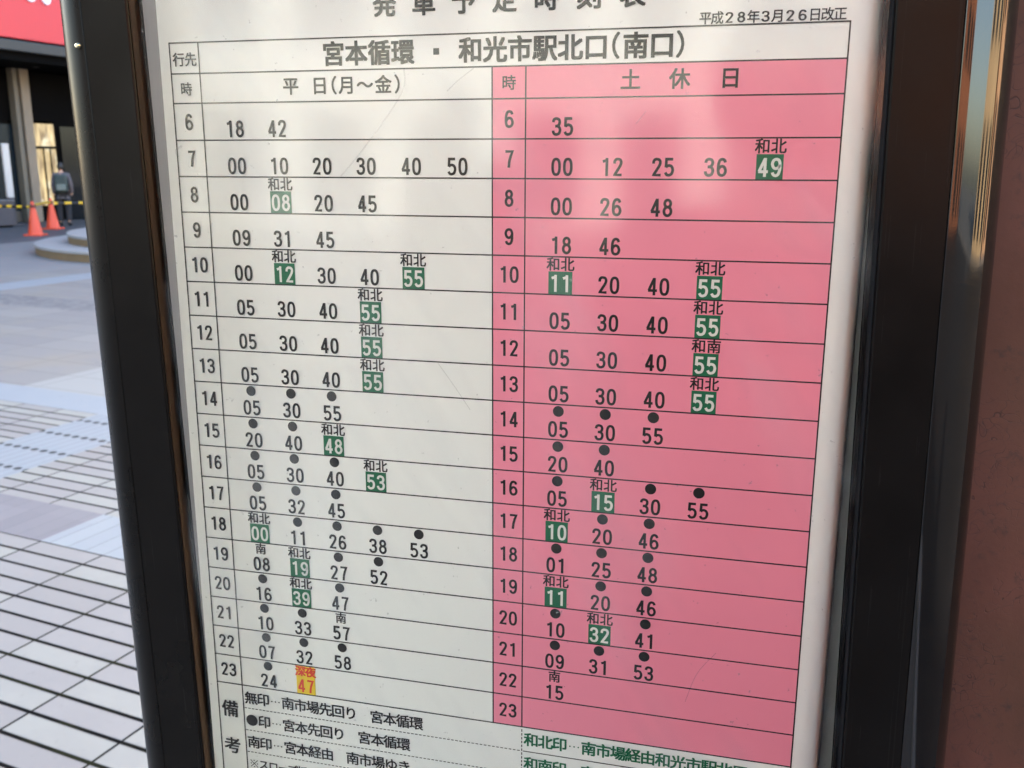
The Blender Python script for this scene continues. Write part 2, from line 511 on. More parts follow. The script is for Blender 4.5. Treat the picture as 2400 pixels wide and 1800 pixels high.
# paper sheet, its right margin curling back towards the frame
prof = [(-0.33, 0.0), (6, 0), (12, 0), (17.6, 0), (17.9, -0.005), (18.1, -0.05), (18.27, -0.15), (18.42, -0.30), (18.55, -0.5), (18.66, -0.78), (18.74, -1.1)]
sh = MB()
ys = [-26.0, -20, -10, 0, 4.0]
vs = []
for y in ys:
    for x, d in prof: vs.append((x * ROW, -d * ROW, y * ROW))
n = len(prof)
sh.add(vs, [(j*n+i, j*n+i+1, (j+1)*n+i+1, (j+1)*n+i) for j in range(len(ys)-1) for i in range(n-1)])
sheet = sh.build('sheet', M_paper, poster, smooth=True)
for p in sheet.data.polygons:
    if p.normal.y > 0: p.flip()
sd = sheet.modifiers.new('thickness', 'SOLIDIFY'); sd.thickness = 0.0002; sd.offset = -1

pk = Ink(LIFT); pk.rect(XC, -18.0, W, Y1); pk.build('weekend_panel', M_pink, poster)
# rules
gr = Ink(LIFT * 2)
T = 0.0185
def hl(y, x0, x1, t=T): gr.rect(x0, y - t, x1, y + t)
def vl(x, y0, y1, t=T): gr.rect(x - t, y0, x + t, y1)
hys = [Y0, Y1] + [-float(i) for i in range(19)]
for y in hys: hl(y, -T, W + T)
def vseg(x, top):
    # cut at the horizontal rules so nothing overlaps
    cuts = [y for y in hys if y <= top + 1e-6]
    for a, b in zip(cuts[1:], cuts[:-1]): gr.rect(x - T, a + T, x + T, b - T)
vseg(0, Y0); vseg(W, Y0); vseg(0.895, Y0); vseg(XC, Y1); vseg(10.175, Y1)
for x in (0, 0.895, W): gr.rect(x - T, -27.0, x + T, -18.0 - T)
def dash_h(y, x0, x1):
    x = x0
    while x < x1: gr.rect(x, y - .014, min(x + .085, x1), y + .014); x += 0.13
dash_h(-18.81, 0.93, 10.14); dash_h(-19.61, 0.93, 10.14); dash_h(-20.41, 0.93, 10.14); dash_h(-21.2, 0.93, 10.14)
gr.rect(10.21, -18.81 - .014, W - T, -18.81 + .014); gr.rect(10.21, -19.62 - .014, W - T, -19.62 + .014)
y = -18.08
while y > -26.5:
    gr.rect(10.175 - .016, y - .085, 10.175 + .016, y); y -= 0.13
gr.build('ruled_lines', M_ink, poster)

TL = LIFT * 3.4
tt = Ink(TL)
for i, c in enumerate('発車予定時刻表'): tt.ch(c, 6.40 + 1.072 * i, 2.385, 0.63, 0.022)
tt.build('title_lettering', M_ink, poster)
dt = Ink(TL)
for i, c in enumerate('平成28年3月26日改正'):
    xx = 14.45 + 0.279 * (i + 0.5)
    if c.isdigit(): dt.digits(c, xx, 1.655, 0.24, 0.68, 0.072, 1.45)
    else: dt.ch(c, xx, 1.775, 0.295, 0.012)
dt.build('revision_date', M_ink, poster)
ds = Ink(TL)
for i, c in enumerate('宮本循環'): ds.ch(c, 4.92 + 0.652 * i, 1.195, 0.625, 0.024)
ds.rect(7.715, 1.115, 7.875, 1.275)
for i, c in enumerate('和光市駅北口'): ds.ch(c, 8.72 + 0.648 * i, 1.195, 0.625, 0.024)
ds.ch('（', 12.455, 1.205, 0.62, 0.016); ds.ch('南', 12.94, 1.195, 0.625, 0.024); ds.ch('口', 13.58, 1.195, 0.625, 0.024); ds.ch('）', 14.02, 1.195, 0.62, 0.016)
ds.build('destination_lettering', M_ink, poster)
hd = Ink(TL)
hd.ch('行', 0.275, 1.16, 0.37); hd.ch('先', 0.645, 1.16, 0.37); hd.ch('時', 0.445, 0.375, 0.36)
hd.build('corner_lettering', M_ink, poster); hd = Ink(TL)
hd.ch('時', 9.735, 0.385, 0.37)
hd.build('corner_lettering', M_ink, poster); hd = Ink(TL)
for c, x in (('平', 3.635), ('日', 4.485), ('（', 4.905), ('月', 5.27), ('～', 5.79), ('金', 6.31), ('）', 6.70)): hd.ch(c, x, 0.40, 0.47, 0.016)
hd.build('weekday_heading', M_ink, poster); hd = Ink(TL)
for c, x in (('土', 12.84), ('休', 14.04), ('日', 15.25)): hd.ch(c, x, 0.40, 0.50, 0.016)
hd.build('weekend_heading', M_ink, poster); hd = Ink(TL)
hd.ch('備', 0.41, -18.93, 0.60, 0.016); hd.ch('考', 0.40, -20.28, 0.60, 0.016)
hd.build('remarks_heading', M_ink, poster)
for cx in (0.455, 9.745):
    hr = Ink(TL)
    for h in range(6, 24): hr.digits(str(h), cx, -(h - 6) - 0.725, 0.44, 0.66)
    hr.build('hour_column', M_ink, poster)

WK = {6:'18 42',7:'00 10 20 30 40 50',8:'00 g08 20 45',9:'09 31 45',10:'00 g12 30 40 g55',11:'05 30 40 g55',12:'05 30 40 g55',13:'05 30 40 g55',
 14:'d05 d30 d55',15:'d20 d40 g48',16:'d05 d30 d40 g53',17:'d05 d32 d45',18:'g00 d11 d26 d38 d53',19:'s08 g19 d27 d52',20:'d16 g39 d47',21:'d10 d33 s57',22:'d07 d32 d58',23:'d24 y47'}
WE = {6:'35',7:'00 12 25 36 g49',8:'00 26 48',9:'18 46',10:'g11 20 40 g55',11:'05 30 40 g55',12:'05 30 40 G55',13:'05 30 40 g55',
 14:'d05 d30 d55',15:'d20 d40',16:'d05 g15 d30 d55',17:'g10 d20 d46',18:'d01 d25 d48',19:'g11 d20 d46',20:'d10 g32 d41',21:'d09 d31 d53',22:'s15'}
for data, x0, sp in ((WK, 1.87, 1.293), (WE, 11.145, 1.287)):
    for h, row in data.items():
        t = -(h - 6.0)
        for i, e in enumerate(row.split()):
            x = x0 + sp * i
            k_ = e[0] if not e[0].isdigit() else ''
            num = e[-2:]
            if k_ in ('g', 'G', 'y'):
                bx = Ink(LIFT * 2.7)
                top = t - 0.02 if k_ == 'y' else t - 0.385
                bx.rect(x - 0.32, t - 0.982, x + 0.32, top)
                bo = bx.build('highlight_box', M_yellow if k_ == 'y' else M_green, poster)
                nu = Ink(TL); nu.digits(num, x, t - 0.925)
                nu.build('minute_numerals', M_red if k_ == 'y' else M_paleink, bo)
                if k_ == 'y':
                    ny = Ink(TL); ny.ch('深', x - 0.17, t - 0.20, 0.36, 0.03); ny.ch('夜', x + 0.18, t - 0.20, 0.36, 0.03)
                    ny.build('tag_lettering', M_red, bo)
                else:
                    tg = Ink(TL); tg.ch('和', x - 0.19, t - 0.20, 0.36, 0.016); tg.ch('南' if k_ == 'G' else '北', x + 0.19, t - 0.20, 0.36, 0.016); tg.build('tag_lettering', M_ink, bo)
            else:
                mn = Ink(TL); mn.digits(num, x, t - 0.925)
                mo = mn.build('minute_numerals', M_ink, poster)
                if k_ == 'd':
                    dm = Ink(TL); dm.disc(x, t - 0.19, 0.152); dm.build('dot_mark', M_ink, mo)
                if k_ == 's':
                    tg = Ink(TL); tg.ch('南', x, t - 0.20, 0.36, 0.016); tg.build('tag_lettering', M_ink, mo)
nt = Ink(TL)
nt.line('無印…南市場先回り　宮本循環', 0.97, -18.43, 0.434, 0.45, 0.016)
nt.disc(1.17, -19.23, 0.2); nt.line('印…宮本先回り　宮本循環', 1.40, -19.23, 0.434, 0.45, 0.016)
nt.line('南印…宮本経由　南市場ゆき', 0.97, -20.03, 0.434, 0.45, 0.016)
nt.line('※スロープ板', 0.98, -20.82, 0.345, 0.36, 0.014)
nt.build('note_lettering', M_ink, poster)
gt = Ink(TL)
gt.line('和北印…南市場経由和光市駅北口', 10.25, -18.40, 0.434, 0.45, 0.022)
gt.line('和南印…宮本経由', 10.25, -19.21, 0.434, 0.45, 0.022)
gt.build('green_note_lettering', M_green, poster)

# ------------------------------------------------------------------ sign case
TILT = 0.0196
case = tag(empty('bus_stop_sign', (8.96 * ROW, 0, 0)),
           'glossy black bus stop sign case with rounded posts framing the timetable', 'sign')
case.rotation_euler = (0, -math.atan(TILT), 0)
def post_material(name, spec, r0=0.10):
    k = NT(name)
    v = k.coords()
    n = k.noise(v, 30.0, 4)
    sc = k.noise(k.vec(k.math('MULTIPLY', k.xyz(v)[0], 400.0), k.math('MULTIPLY', k.xyz(v)[1], 400.0), k.math('MULTIPLY', k.xyz(v)[2], 3.0)), 1.0, 2)
    k.color(k.mix(n, (0.0035, 0.0028, 0.0024), (0.0065, 0.0055, 0.005)))
    k.rough(k.math('ADD', k.ramp(n, 0.3, 0.7, r0, r0 + 0.07), k.ramp(sc, 0.62, 0.8, 0, 0.12)))
    k.b.inputs['Specular IOR Level'].default_value = spec
    return k.m
M_post = post_material('black_gloss_paint', 0.10, 0.2)
M_edge = post_material('black_polished_edge', 0.55, 0.03)
M_edgedull = post_material('black_dull_edge', 0.10, 0.25)
M_warmrefl = simple('warm_reflection', (0.13, 0.075, 0.045), 0.3, 0.15, 20, metal=1.0)  # brown metal stands in for the warm reflection along the left post
M_gasket = simple('rubber_gasket', (0.008, 0.008, 0.009), 0.7, 0.1, spec=0.1)
M_board = simple('backing_board', (0.22, 0.22, 0.23), 0.6, 0.06, 10)
M_rivet = simple('rivet_steel', (0.75, 0.7, 0.5), 0.25, 0.1, metal=1.0)
# case-local frame: at height Z0 the table x equals local x (about 8.96 rows left of the root after the tilt)
def L(fx): return (fx - 8.96) * ROW - Z0 * TILT * -1.0 * 0
OFFX = TILT * Z0
INNER, FACE, RAD, HF = 9.84, 11.35, 1.33, 0.4
def face_profile(sgn):
    pts = [(INNER, -2.6), (INNER, -0.02), (INNER + 0.03, HF - 0.06), (INNER + 0.055, HF - 0.018), (INNER + 0.09, HF), (FACE - 0.03, HF), (FACE - 0.005, HF - 0.03), (FACE - 0.005, -2.6)]
    return [(sgn * x * ROW, -z * ROW) for x, z in pts]
def edge_profile(sgn):
    pts = [(FACE - 0.003, -2.6), (FACE - 0.003, HF - 0.02)]
    for k in range(0, 29):
        a = R(90 - 90 * k / 28)
        pts.append((FACE + 0.02 + (RAD - .02) * math.cos(a), HF - RAD + RAD * math.sin(a)))
    for k in range(0, 10):
        a = R(-90 * k / 9)
        pts.append((FACE + 0.5 + 0.83 * math.cos(a), -1.77 + 0.83 * math.sin(a)))
    return [(sgn * x * ROW, -z * ROW) for x, z in pts]
def shift(o):                          # the tilt turns about the foot; bring the case back over the poster
    o.location.x += OFFX
    return o
for s in (-1, 1):
    b = MB(); b.prism(face_profile(s), 0.0, 2.25, 1)
    p = b.build('post', M_post, case, smooth=True, angle=25); shift(p)
    b = MB(); b.prism(edge_profile(s), 0.0, 2.25, 1)
    b.build('rounded_edge', M_edge if s > 0 else M_edgedull, p, smooth=True, angle=25)
    # strip on the post's side wall; left one's brown paints in a warm reflection
    t = MB()
    xs_ = [9.80, 9.838, 9.868, 9.82]
    t.prism([(s * 9.79 * ROW, 0.05 * ROW), (s * 9.836 * ROW, 0.05 * ROW), (s * 9.862 * ROW, -0.33 * ROW), (s * 9.835 * ROW, -0.345 * ROW)], 0.92, 1.60)
    shift(t.build('inner_strip', M_warmrefl if s < 0 else M_gasket, case))
    gk = MB(); gk.box((s * 9.70 * ROW if s > 0 else -9.787 * ROW, 0.012 * ROW, 0.92), (s * 9.787 * ROW if s > 0 else -9.70 * ROW, 0.30 * ROW, 1.60))
    shift(gk.build('gasket', M_gasket, case))
for z_a, z_b in ((1.60, 1.70), (0.84, 0.92)):
    b = MB(); b.box((-9.80 * ROW, -0.38 * ROW, z_a), (9.80 * ROW, 2.4 * ROW, z_b))
    shift(b.build('rail', M_post, case, bevel=0.002))
bb = MB(); bb.box((-9.78 * ROW, 1.2 * ROW, 0.921), (9.78 * ROW, 1.5 * ROW, 1.599))
shift(bb.build('backing_board', M_board, case))
bb = MB(); bb.box((-9.68 * ROW, 0.03 * ROW, 0.921), (-7.5 * ROW, 0.5 * ROW, 1.599))
shift(bb.build('spacer', M_board, case))
bk = MB(); bk.box((-9.83 * ROW, 1.6 * ROW, 0.921), (9.83 * ROW, 2.3 * ROW, 1.599))
shift(bk.build('back_panel', M_post, case))
b = MB(); b.lathe([(0, 0.0022), (0.0011, 0.0021), (0.0018, 0.0008), (0.0018, 0)], 16)
rv = b.build('rivet', M_rivet, case, smooth=True)
rv.rotation_euler = (R(90), 0, R(-8))
rv.location = ((-2.58 - 8.96) * ROW + OFFX, -0.385 * ROW, Z0 + 1.78 * ROW)
# clear cover: thin sheet that only reflects a little
def cover_material():
    k = NT('clear_cover')
    k.t.nodes.remove(k.b)
    tr = k.n('ShaderNodeBsdfTransparent'); tr.inputs[0].default_value = (1, 1, 1, 1)
    gl = k.n('ShaderNodeBsdfGlossy'); gl.inputs['Roughness'].default_value = 0.09
    fr = k.n('ShaderNodeFresnel'); fr.inputs['IOR'].default_value = 1.47
    mx = k.n('ShaderNodeMixShader')
    k.link(fr.outputs[0], mx.inputs[0]); k.link(tr.outputs[0], mx.inputs[1]); k.link(gl.outputs[0], mx.inputs[2])
    bp = k.n('ShaderNodeBump'); bp.inputs['Strength'].default_value = 0.05; bp.inputs['Distance'].default_value = 0.01
    k.link(k.noise(k.coords(), 6.0, 2), bp.inputs['Height'])
    k.link(bp.outputs[0], gl.inputs['Normal'])
    df = k.n('ShaderNodeBsdfDiffuse'); df.inputs[0].default_value = (0.7, 0.69, 0.66, 1)
    m2 = k.n('ShaderNodeMixShader')
    v = k.coords()
    x, y, z = k.xyz(v)
    streak = k.noise(k.vec(k.math('ADD', k.math('MULTIPLY', x, 14.0), k.math('MULTIPLY', z, 9.0)), 0.0, k.math('SUBTRACT', k.math('MULTIPLY', z, 4.0), k.math('MULTIPLY', x, 3.0))), 1.0, 4)
    speck = k.noise(v, 260.0, 2)
    film = k.math('ADD', k.ramp(streak, 0.48, 0.72, 0.0, 0.085), k.ramp(speck, 0.72, 0.80, 0.0, 0.25))
    k.link(film, m2.inputs[0]); k.link(mx.outputs[0], m2.inputs[1]); k.link(df.outputs[0], m2.inputs[2])
    k.link(m2.outputs[0], k.out.inputs['Surface'])
    return k.m
cv = MB()
cv.add([(-9.79 * ROW, -0.10 * ROW, 0.921), (9.79 * ROW, -0.10 * ROW, 0.921), (9.79 * ROW, -0.10 * ROW, 1.599), (-9.79 * ROW, -0.10 * ROW, 1.599)], [(0, 1, 2, 3)])
cover = shift(cv.build('clear_cover', cover_material(), case))
def scratch_material():
    k = NT('scratch')
    k.t.nodes.remove(k.b)
    tr = k.n('ShaderNodeBsdfTransparent'); df = k.n('ShaderNodeBsdfDiffuse'); df.inputs[0].default_value = (0.22, 0.21, 0.19, 1)
    mx = k.n('ShaderNodeMixShader'); mx.inputs[0].default_value = 0.13
    k.link(tr.outputs[0], mx.inputs[1]); k.link(df.outputs[0], mx.inputs[2]); k.link(mx.outputs[0], k.out.inputs['Surface'])
    return k.m
M_scr = scratch_material()
def scratch(pts, wd):
    q = catmull(pts, False, 6)
    vs, fs = stroke_mesh(q, False, wd)
    b = MB(); b.add([((p[0] - 8.96) * ROW, -0.104 * ROW, Z0 + p[1] * ROW) for p in vs], fs)
    o = b.build('scratch', M_scr, cover)
    for p in o.data.polygons:
        if p.normal.y > 0: p.flip()
scratch([(6.95, 0.8), (6.9, 0.3), (6.4, -0.4), (5.6, -1.3), (5.0, -1.9)], 0.022)
scratch([(8.85, 0.75), (8.4, 0.45), (8.1, 0.2)], 0.016)
scratch([(7.6, -7.0), (8.1, -7.7), (8.5, -8.3)], 0.012)
scratch([(13.0, -0.75), (13.25, -0.45)], 0.014)
scratch([(0.2, -1.0), (0.0, -1.12), (0.05, -1.3)], 0.03)
scratch([(14.6, -16.5), (14.9, -15.6), (15.4, -14.9)], 0.012)

# ------------------------------------------------------------------ brown steel column beside the sign
def rust_material():
    k = NT('brown_paint')
    v = k.coords()
    n = k.noise(v, 9.0, 6, 0.7); n2 = k.noise(v, 120.0, 4, 0.7); n3 = k.noise(v, 3.0, 3)
    c = k.mix(k.ramp(n, 0.3, 0.7), (0.070, 0.025, 0.019), (0.130, 0.048, 0.037))
    c = k.mix(k.ramp(n3, 0.4, 0.65), c, (0.062, 0.031, 0.019))
    c = k.mix(k.ramp(n2, 0.58, 0.75, 0, 0.7), c, (0.035, 0.022, 0.020))
    sc = k.n('ShaderNodeTexVoronoi', feature='DISTANCE_TO_EDGE'); sc.inputs['Scale'].default_value = 14.0
    wv = k.n('ShaderNodeVectorMath', operation='ADD')
    k.link(v, wv.inputs[0])
    nz = k.n('ShaderNodeTexNoise'); k.link(v, nz.inputs['Vector']); nz.inputs['Scale'].default_value = 25.0
    k.link(nz.outputs['Color'], wv.inputs[1])
    k.link(wv.outputs[0], sc.inputs['Vector'])
    crack = k.math('MULTIPLY', k.ramp(sc.outputs['Distance'], 0.0, 0.03, 1, 0), k.ramp(n, 0.53, 0.60))
    c = k.mix(k.math('MULTIPLY', crack, 0.75), c, (0.02, 0.012, 0.012))
    k.color(c); k.rough(k.ramp(n, 0.3, 0.7, 0.42, 0.6))
    k.b.inputs['Specular IOR Level'].default_value = 0.18
    k.bump(k.math('SUBTRACT', n2, crack), 0.25, 0.0008)
    return k.m
colm = tag(empty('steel_column', (0.60, 0.21, 0), 0.0), 'scratched brown painted steel column close beside the right post of the sign', 'column')
colm.rotation_euler = (0, -math.atan(TILT), 0)
b = MB(); b.box((-0.20, -0.145, 0.0), (0.20, 0.15, 2.9))
o = b.build('shaft', rust_material(), colm, bevel=0.006); o.location.x += OFFX
b = MB(); b.box((-0.24, -0.145, 0.0), (0.24, 0.19, 0.02)); o = b.build('base_plate', M_gasket, colm, bevel=0.003)

# ------------------------------------------------------------------ cones with striped bars
def cone_mat(): return simple('cone_orange', (0.62, 0.07, 0.025), 0.45, 0.06, 4)
M_cone = cone_mat()
M_conebase = simple('cone_base_black', (0.03, 0.028, 0.03), 0.7)
def make_cone(loc, label):
    r = tag(empty('traffic_cone', loc, random.uniform(0, 1)), label, 'traffic cone', 'orange cones before the station')
    b = MB(); b.lathe([(0.155, 0.032), (0.145, 0.045), (0.028, 0.70), (0.024, 0.715), (0.0, 0.718)], 32)
    b.build('cone_body', M_cone, r, smooth=True, angle=60)
    q = MB(); q.box((-0.185, -0.185, 0), (0.185, 0.185, 0.034)); q.build('base', M_cone, r, bevel=0.012)
    return r
c1 = EYE + Vector((-14.85, 17.09, -1.45)); c2 = EYE + Vector((-15.98, 18.98, -1.45))
make_cone(c1, 'nearer orange traffic cone on the plaza, left of the other cone')
make_cone(c2, 'farther orange traffic cone, half behind the striped bar and nearer the person')
def bar_mat():
    k = NT('striped_bar')
    x = k.xyz(k.coords())[0]
    f = k.math('GREATER_THAN', k.math('FRACT', k.math('DIVIDE', x, 0.30)), 0.5)
    k.color(k.mix(f, (0.85, 0.55, 0.03), (0.02, 0.02, 0.022))); k.rough(0.45)
    return k.m
M_bar = bar_mat()
def bar(p, q, label, z=0.60):
    p = Vector((p.x, p.y, z)); q = Vector((q.x, q.y, z))
    d = q - p; ln = d.length
    r = tag(empty('barrier_bar', p, math.atan2(d.y, d.x)), label, 'barrier bar', 'striped bars between the cones')
    b = MB(); b.tube((0.07, 0, 0), (ln - 0.07, 0, 0), 0.028, 12); b.build('rod', M_bar, r, smooth=True)
    for x in (0, ln):
        t = MB()
        n_ = 20; R0, r0 = 0.062, 0.012
        vs = []; fs = []
        for i in range(n_):
            a = 2 * math.pi * i / n_
            for j in range(6):
                e = 2 * math.pi * j / 6
                vs.append((x + (R0 + r0 * math.cos(e)) * math.cos(a), (R0 + r0 * math.cos(e)) * math.sin(a), r0 * math.sin(e)))
        for i in range(n_):
            for j in range(6):
                fs.append((i*6+j, ((i+1)%n_)*6+j, ((i+1)%n_)*6+(j+1)%6, i*6+(j+1)%6))
        t.add(vs, fs); t.build('ring', M_conebase, r, smooth=True)
dirL = (c1 - c2).normalized()
c0 = EYE + Vector((-17.5, 17.5, -1.45)); c3 = EYE + Vector((-14.6, 20.2, -1.45))
bar(c1, c0, 'yellow and black striped bar running left from the nearer cone')
bar(c1 + Vector((0, 0, 0)), c2, 'short yellow and black striped bar between the two cones', 0.635)
bar(c2, c3, 'yellow and black striped bar running right of the farther cone in front of the person', 0.60)

# ------------------------------------------------------------------ round stepped platform
M_steptop = simple('step_granite', (0.24, 0.235, 0.225), 0.7, 0.12, 4, bump=0.2)
M_stepside = simple('step_riser', (0.14, 0.092, 0.042), 0.75, 0.2, 3, bump=0.2)
pl = tag(empty('round_platform', EYE + Vector((-9.16, 15.8, -1.45))), 'round two-step stone platform on the plaza beside the sign', 'platform')
for r0, za, zb in ((3.5, 0.0, 0.17), (2.98, 0.17, 0.33), (1.9, 0.33, 0.5)):
    b = MB(); b.lathe([(r0 - 0.02, za), (r0 - 0.02, zb - 0.05)], 96); b.build('riser', M_stepside, pl, smooth=True)
    b = MB(); b.lathe([(r0 - 0.02, zb - 0.05), (r0, zb - 0.045), (r0, zb - 0.008), (r0 - 0.008, zb), (0.0, zb)], 96); b.build('tread', M_steptop, pl, smooth=True)

# ------------------------------------------------------------------ standing signboard and dark box by the station
M_white = simple('signboard_white', (0.55, 0.53, 0.51), 0.5, 0.04)
M_grey = simple('grey_cabinet', (0.05, 0.05, 0.065), 0.55, 0.12, 2)
sg = tag(empty('standing_signboard', at(-18.2, 14.09, 0), PANG), 'narrow white signboard on a dark post before the station', 'signboard')
b = MB(); b.box((-0.03, -0.09, 0.69), (0.03, 0.09, 1.99)); b.build('board', M_white, sg, bevel=0.006)
b = MB(); b.box((-0.05, -0.07, 0.04), (0.05, 0.07, 0.689)); b.build('pole', M_grey, sg, bevel=0.006)
b = MB(); b.box((-0.2, -0.16, 0), (0.2, 0.16, 0.039)); b.build('base', M_grey, sg, bevel=0.01)
bx = tag(empty('utility_cabinet', at(-18.0, 13.1, 0), PANG), 'low grey utility cabinet at the left edge before the station', 'cabinet')
b = MB(); b.box((-0.35, -0.6, 0.05), (0.35, 0.62, 0.62)); b.build('body', M_grey, bx, bevel=0.01)
b = MB(); b.box((-0.38, -0.63, 0.62), (0.38, 0.65, 0.66)); b.build('lid', simple('cabinet_lid', (0.12, 0.125, 0.14), 0.5), bx, bevel=0.01)
b = MB(); b.box((-0.3, -0.55, 0), (0.3, 0.57, 0.05)); b.build('plinth', M_gasket, bx)

# ------------------------------------------------------------------ person with a backpack, seen from behind
def skin(name, verts, edges, radii, mat, parent, sub=2, root=0):
    me = bpy.data.meshes.new(name)
    me.from_pydata(verts, edges, [])
    o = bpy.data.objects.new(name, me); C.objects.link(o); o.parent = parent
    md = o.modifiers.new('skin', 'SKIN')
    sv = me.skin_vertices[0].data
    for i, r in enumerate(radii):
        sv[i].radius = r if isinstance(r, tuple) else (r, r)
        sv[i].use_root = (i == root)
    sm = o.modifiers.new('sub', 'SUBSURF'); sm.levels = sub; sm.render_levels = sub
    md.use_smooth_shade = True
    me.materials.append(mat)
    return o
M_jacket = simple('grey_jacket', (0.10, 0.09, 0.10), 0.85, 0.15, 12)
M_trouser = simple('dark_trousers', (0.018, 0.018, 0.022), 0.85, 0.2, 12)
M_skin = simple('skin', (0.50, 0.30, 0.21), 0.55, 0.06, 10)
M_hair = simple('black_hair', (0.010, 0.009, 0.009), 0.5, 0.3, 40)
M_pack = simple('green_backpack', (0.028, 0.045, 0.042), 0.7, 0.25, 12)
M_packpocket = simple('backpack_pocket', (0.12, 0.15, 0.14), 0.7, 0.2, 12)
def person(root, sc, jacket, legs_mat, hair_mat, pockets=False):
    # y forward is -Y of the root; metres for a 1.6 m figure
    V = [(0,0,.90),(0,.01,1.05),(0,.015,1.20),(0,.01,1.32),(0,-.005,1.395),(0,-.02,1.47),
         (.10,0,.86),(.115,-.02,.48),(.115,.02,.09),(.12,-.12,.035),
         (-.10,0,.86),(-.105,.03,.48),(-.10,.10,.10),(-.105,-.03,.035),
         (.165,.01,1.315),(.215,.03,1.07),(.21,-.04,.86),(.205,-.06,.79),
         (-.165,.01,1.315),(-.215,.03,1.07),(-.21,-.04,.86),(-.205,-.06,.79)]
    E = [(0,1),(1,2),(2,3),(3,4),(4,5),(0,6),(6,7),(7,8),(8,9),(0,10),(10,11),(11,12),(12,13),(3,14),(14,15),(15,16),(16,17),(3,18),(18,19),(19,20),(20,21)]
    Rr = [(.145,.11),(.125,.10),(.145,.11),(.12,.09),.055,.05,(.085,.09),.06,.042,.04,(.085,.09),.06,.042,.04,.06,.047,.035,.034,.06,.047,.035,.034]
    if pockets:
        for i, q in ((15, (.235,.05,1.06)), (16, (.15,-.06,.92)), (17, (.10,-.05,.88)), (19, (-.235,.05,1.06)), (20, (-.15,-.06,.92)), (21, (-.10,-.05,.88))): V[i] = q
    if pockets:
        for i in (16, 17, 20, 21): Rr[i] = .02
    body = skin('body', [tuple(c * sc for c in v) for v in V], E, [tuple(x * sc for x in r) if isinstance(r, tuple) else r * sc for r in Rr], M_skin, root)
    J = [(0,0,.86),(0,.01,1.05),(0,.015,1.20),(0,.01,1.325),(.165,.01,1.325),(.215,.03,1.07),(.21,-.04,.85),(-.165,.01,1.325),(-.215,.03,1.07),(-.21,-.04,.85),(0,0,.78)]
    if pockets:
        for i, q in ((5, (.24,.05,1.06)), (6, (.135,-.09,.87)), (8, (-.24,.05,1.06)), (9, (-.135,-.09,.87)), (10, (0,0,.55))): J[i] = q
    J.append((0, -.004, 1.405))
    skin('jacket', [tuple(c * sc for c in v) for v in J], [(3,11),(0,1),(1,2),(2,3),(3,4),(4,5),(5,6),(3,7),(7,8),(8,9),(0,10)],
         [tuple(c * sc for c in r) for r in [(.165,.125),(.15,.12),(.17,.13),(.14,.105),(.075,.075),(.062,.062),(.05,.05),(.075,.075),(.062,.062),(.05,.05),(.16,.12),(.074,.070)]], jacket, root)
    T_ = [(0,0,.86),(.10,0,.82),(.115,-.02,.48),(.115,.02,.10),(-.10,0,.82),(-.105,.03,.48),(-.10,.10,.11)]
    skin('trousers', [tuple(c * sc for c in v) for v in T_], [(0,1),(1,2),(2,3),(0,4),(4,5),(5,6)],
         [tuple(c * sc for c in r) for r in [(.14,.11),(.10,.105),(.076,.08),(.062,.07),(.10,.105),(.076,.08),(.062,.07)]], legs_mat, root)
    M_shoe = bpy.data.materials.get('black_shoe') or simple('black_shoe', (0.012, 0.011, 0.011), 0.5)
    for sx_, fy, fz in ((.117, -.05, .045), (-.103, .035, .045)):
        q = MB(); q.lathe([(0, -1)] + [(math.cos(R(t_)), math.sin(R(t_))) for t_ in range(-75, 76, 15)] + [(0, 1)], 16)
        q = q.build('shoe', M_shoe, root, smooth=True, angle=180)
        q.scale = (.058 * sc, .145 * sc, .062 * sc); q.location = (sx_ * sc, fy * sc, .062 * sc)
    # head with nose and ears
    bm = bmesh.new(); bmesh.ops.create_uvsphere(bm, u_segments=24, v_segments=18, radius=1)
    for v in bm.verts:
        x, y, z = v.co
        k_ = 1 - 0.22 * max(0, -z)
        nose = 0.20 * math.exp(-((x / .16) ** 2 + ((z + .12) / .22) ** 2)) if y < 0 else 0
        v.co = Vector((x * .074 * k_, (y * .093 - (nose * .093)) , z * .112))
    me = bpy.data.meshes.new('head'); bm.to_mesh(me); bm.free()
    for p in me.polygons: p.use_smooth = True
    me.materials.append(M_skin)
    h = bpy.data.objects.new('head', me); C.objects.link(h); h.parent = root
    h.location = (0, -.03 * sc, 1.535 * sc); h.scale = (sc, sc, sc)
    M_eye = bpy.data.materials.get('eye') or simple('eye', (0.02, 0.015, 0.012), 0.2)
    M_lip = bpy.data.materials.get('lips') or simple('lips', (0.35, 0.13, 0.11), 0.5)
    for x_, z_, rx, rz, nm, mt in ((.030, .004, .013, .006, 'eye', M_eye), (-.030, .004, .013, .006, 'eye', M_eye), (.030, .024, .018, .003, 'eyebrow', hair_mat), (-.030, .024, .018, .003, 'eyebrow', hair_mat), (0, -.062, .022, .006, 'mouth', M_lip), (.071, -.004, .010, .026, 'ear', M_skin), (-.071, -.004, .010, .026, 'ear', M_skin)):
        q = MB(); q.lathe([(0, -1)] + [(math.cos(R(t_)), math.sin(R(t_))) for t_ in range(-60, 61, 30)] + [(0, 1)], 14)
        q = q.build(nm, mt, h, smooth=True, angle=180)
        front = nm != 'ear'
        q.scale = (rx, .008 if front else .018, rz)
        q.location = (x_, -.093 * math.sqrt(max(0, 1 - (x_ / .074) ** 2 - (z_ / .112) ** 2)) if front else .01, z_)
    bm = bmesh.new(); bmesh.ops.create_uvsphere(bm, u_segments=28, v_segments=20, radius=1)
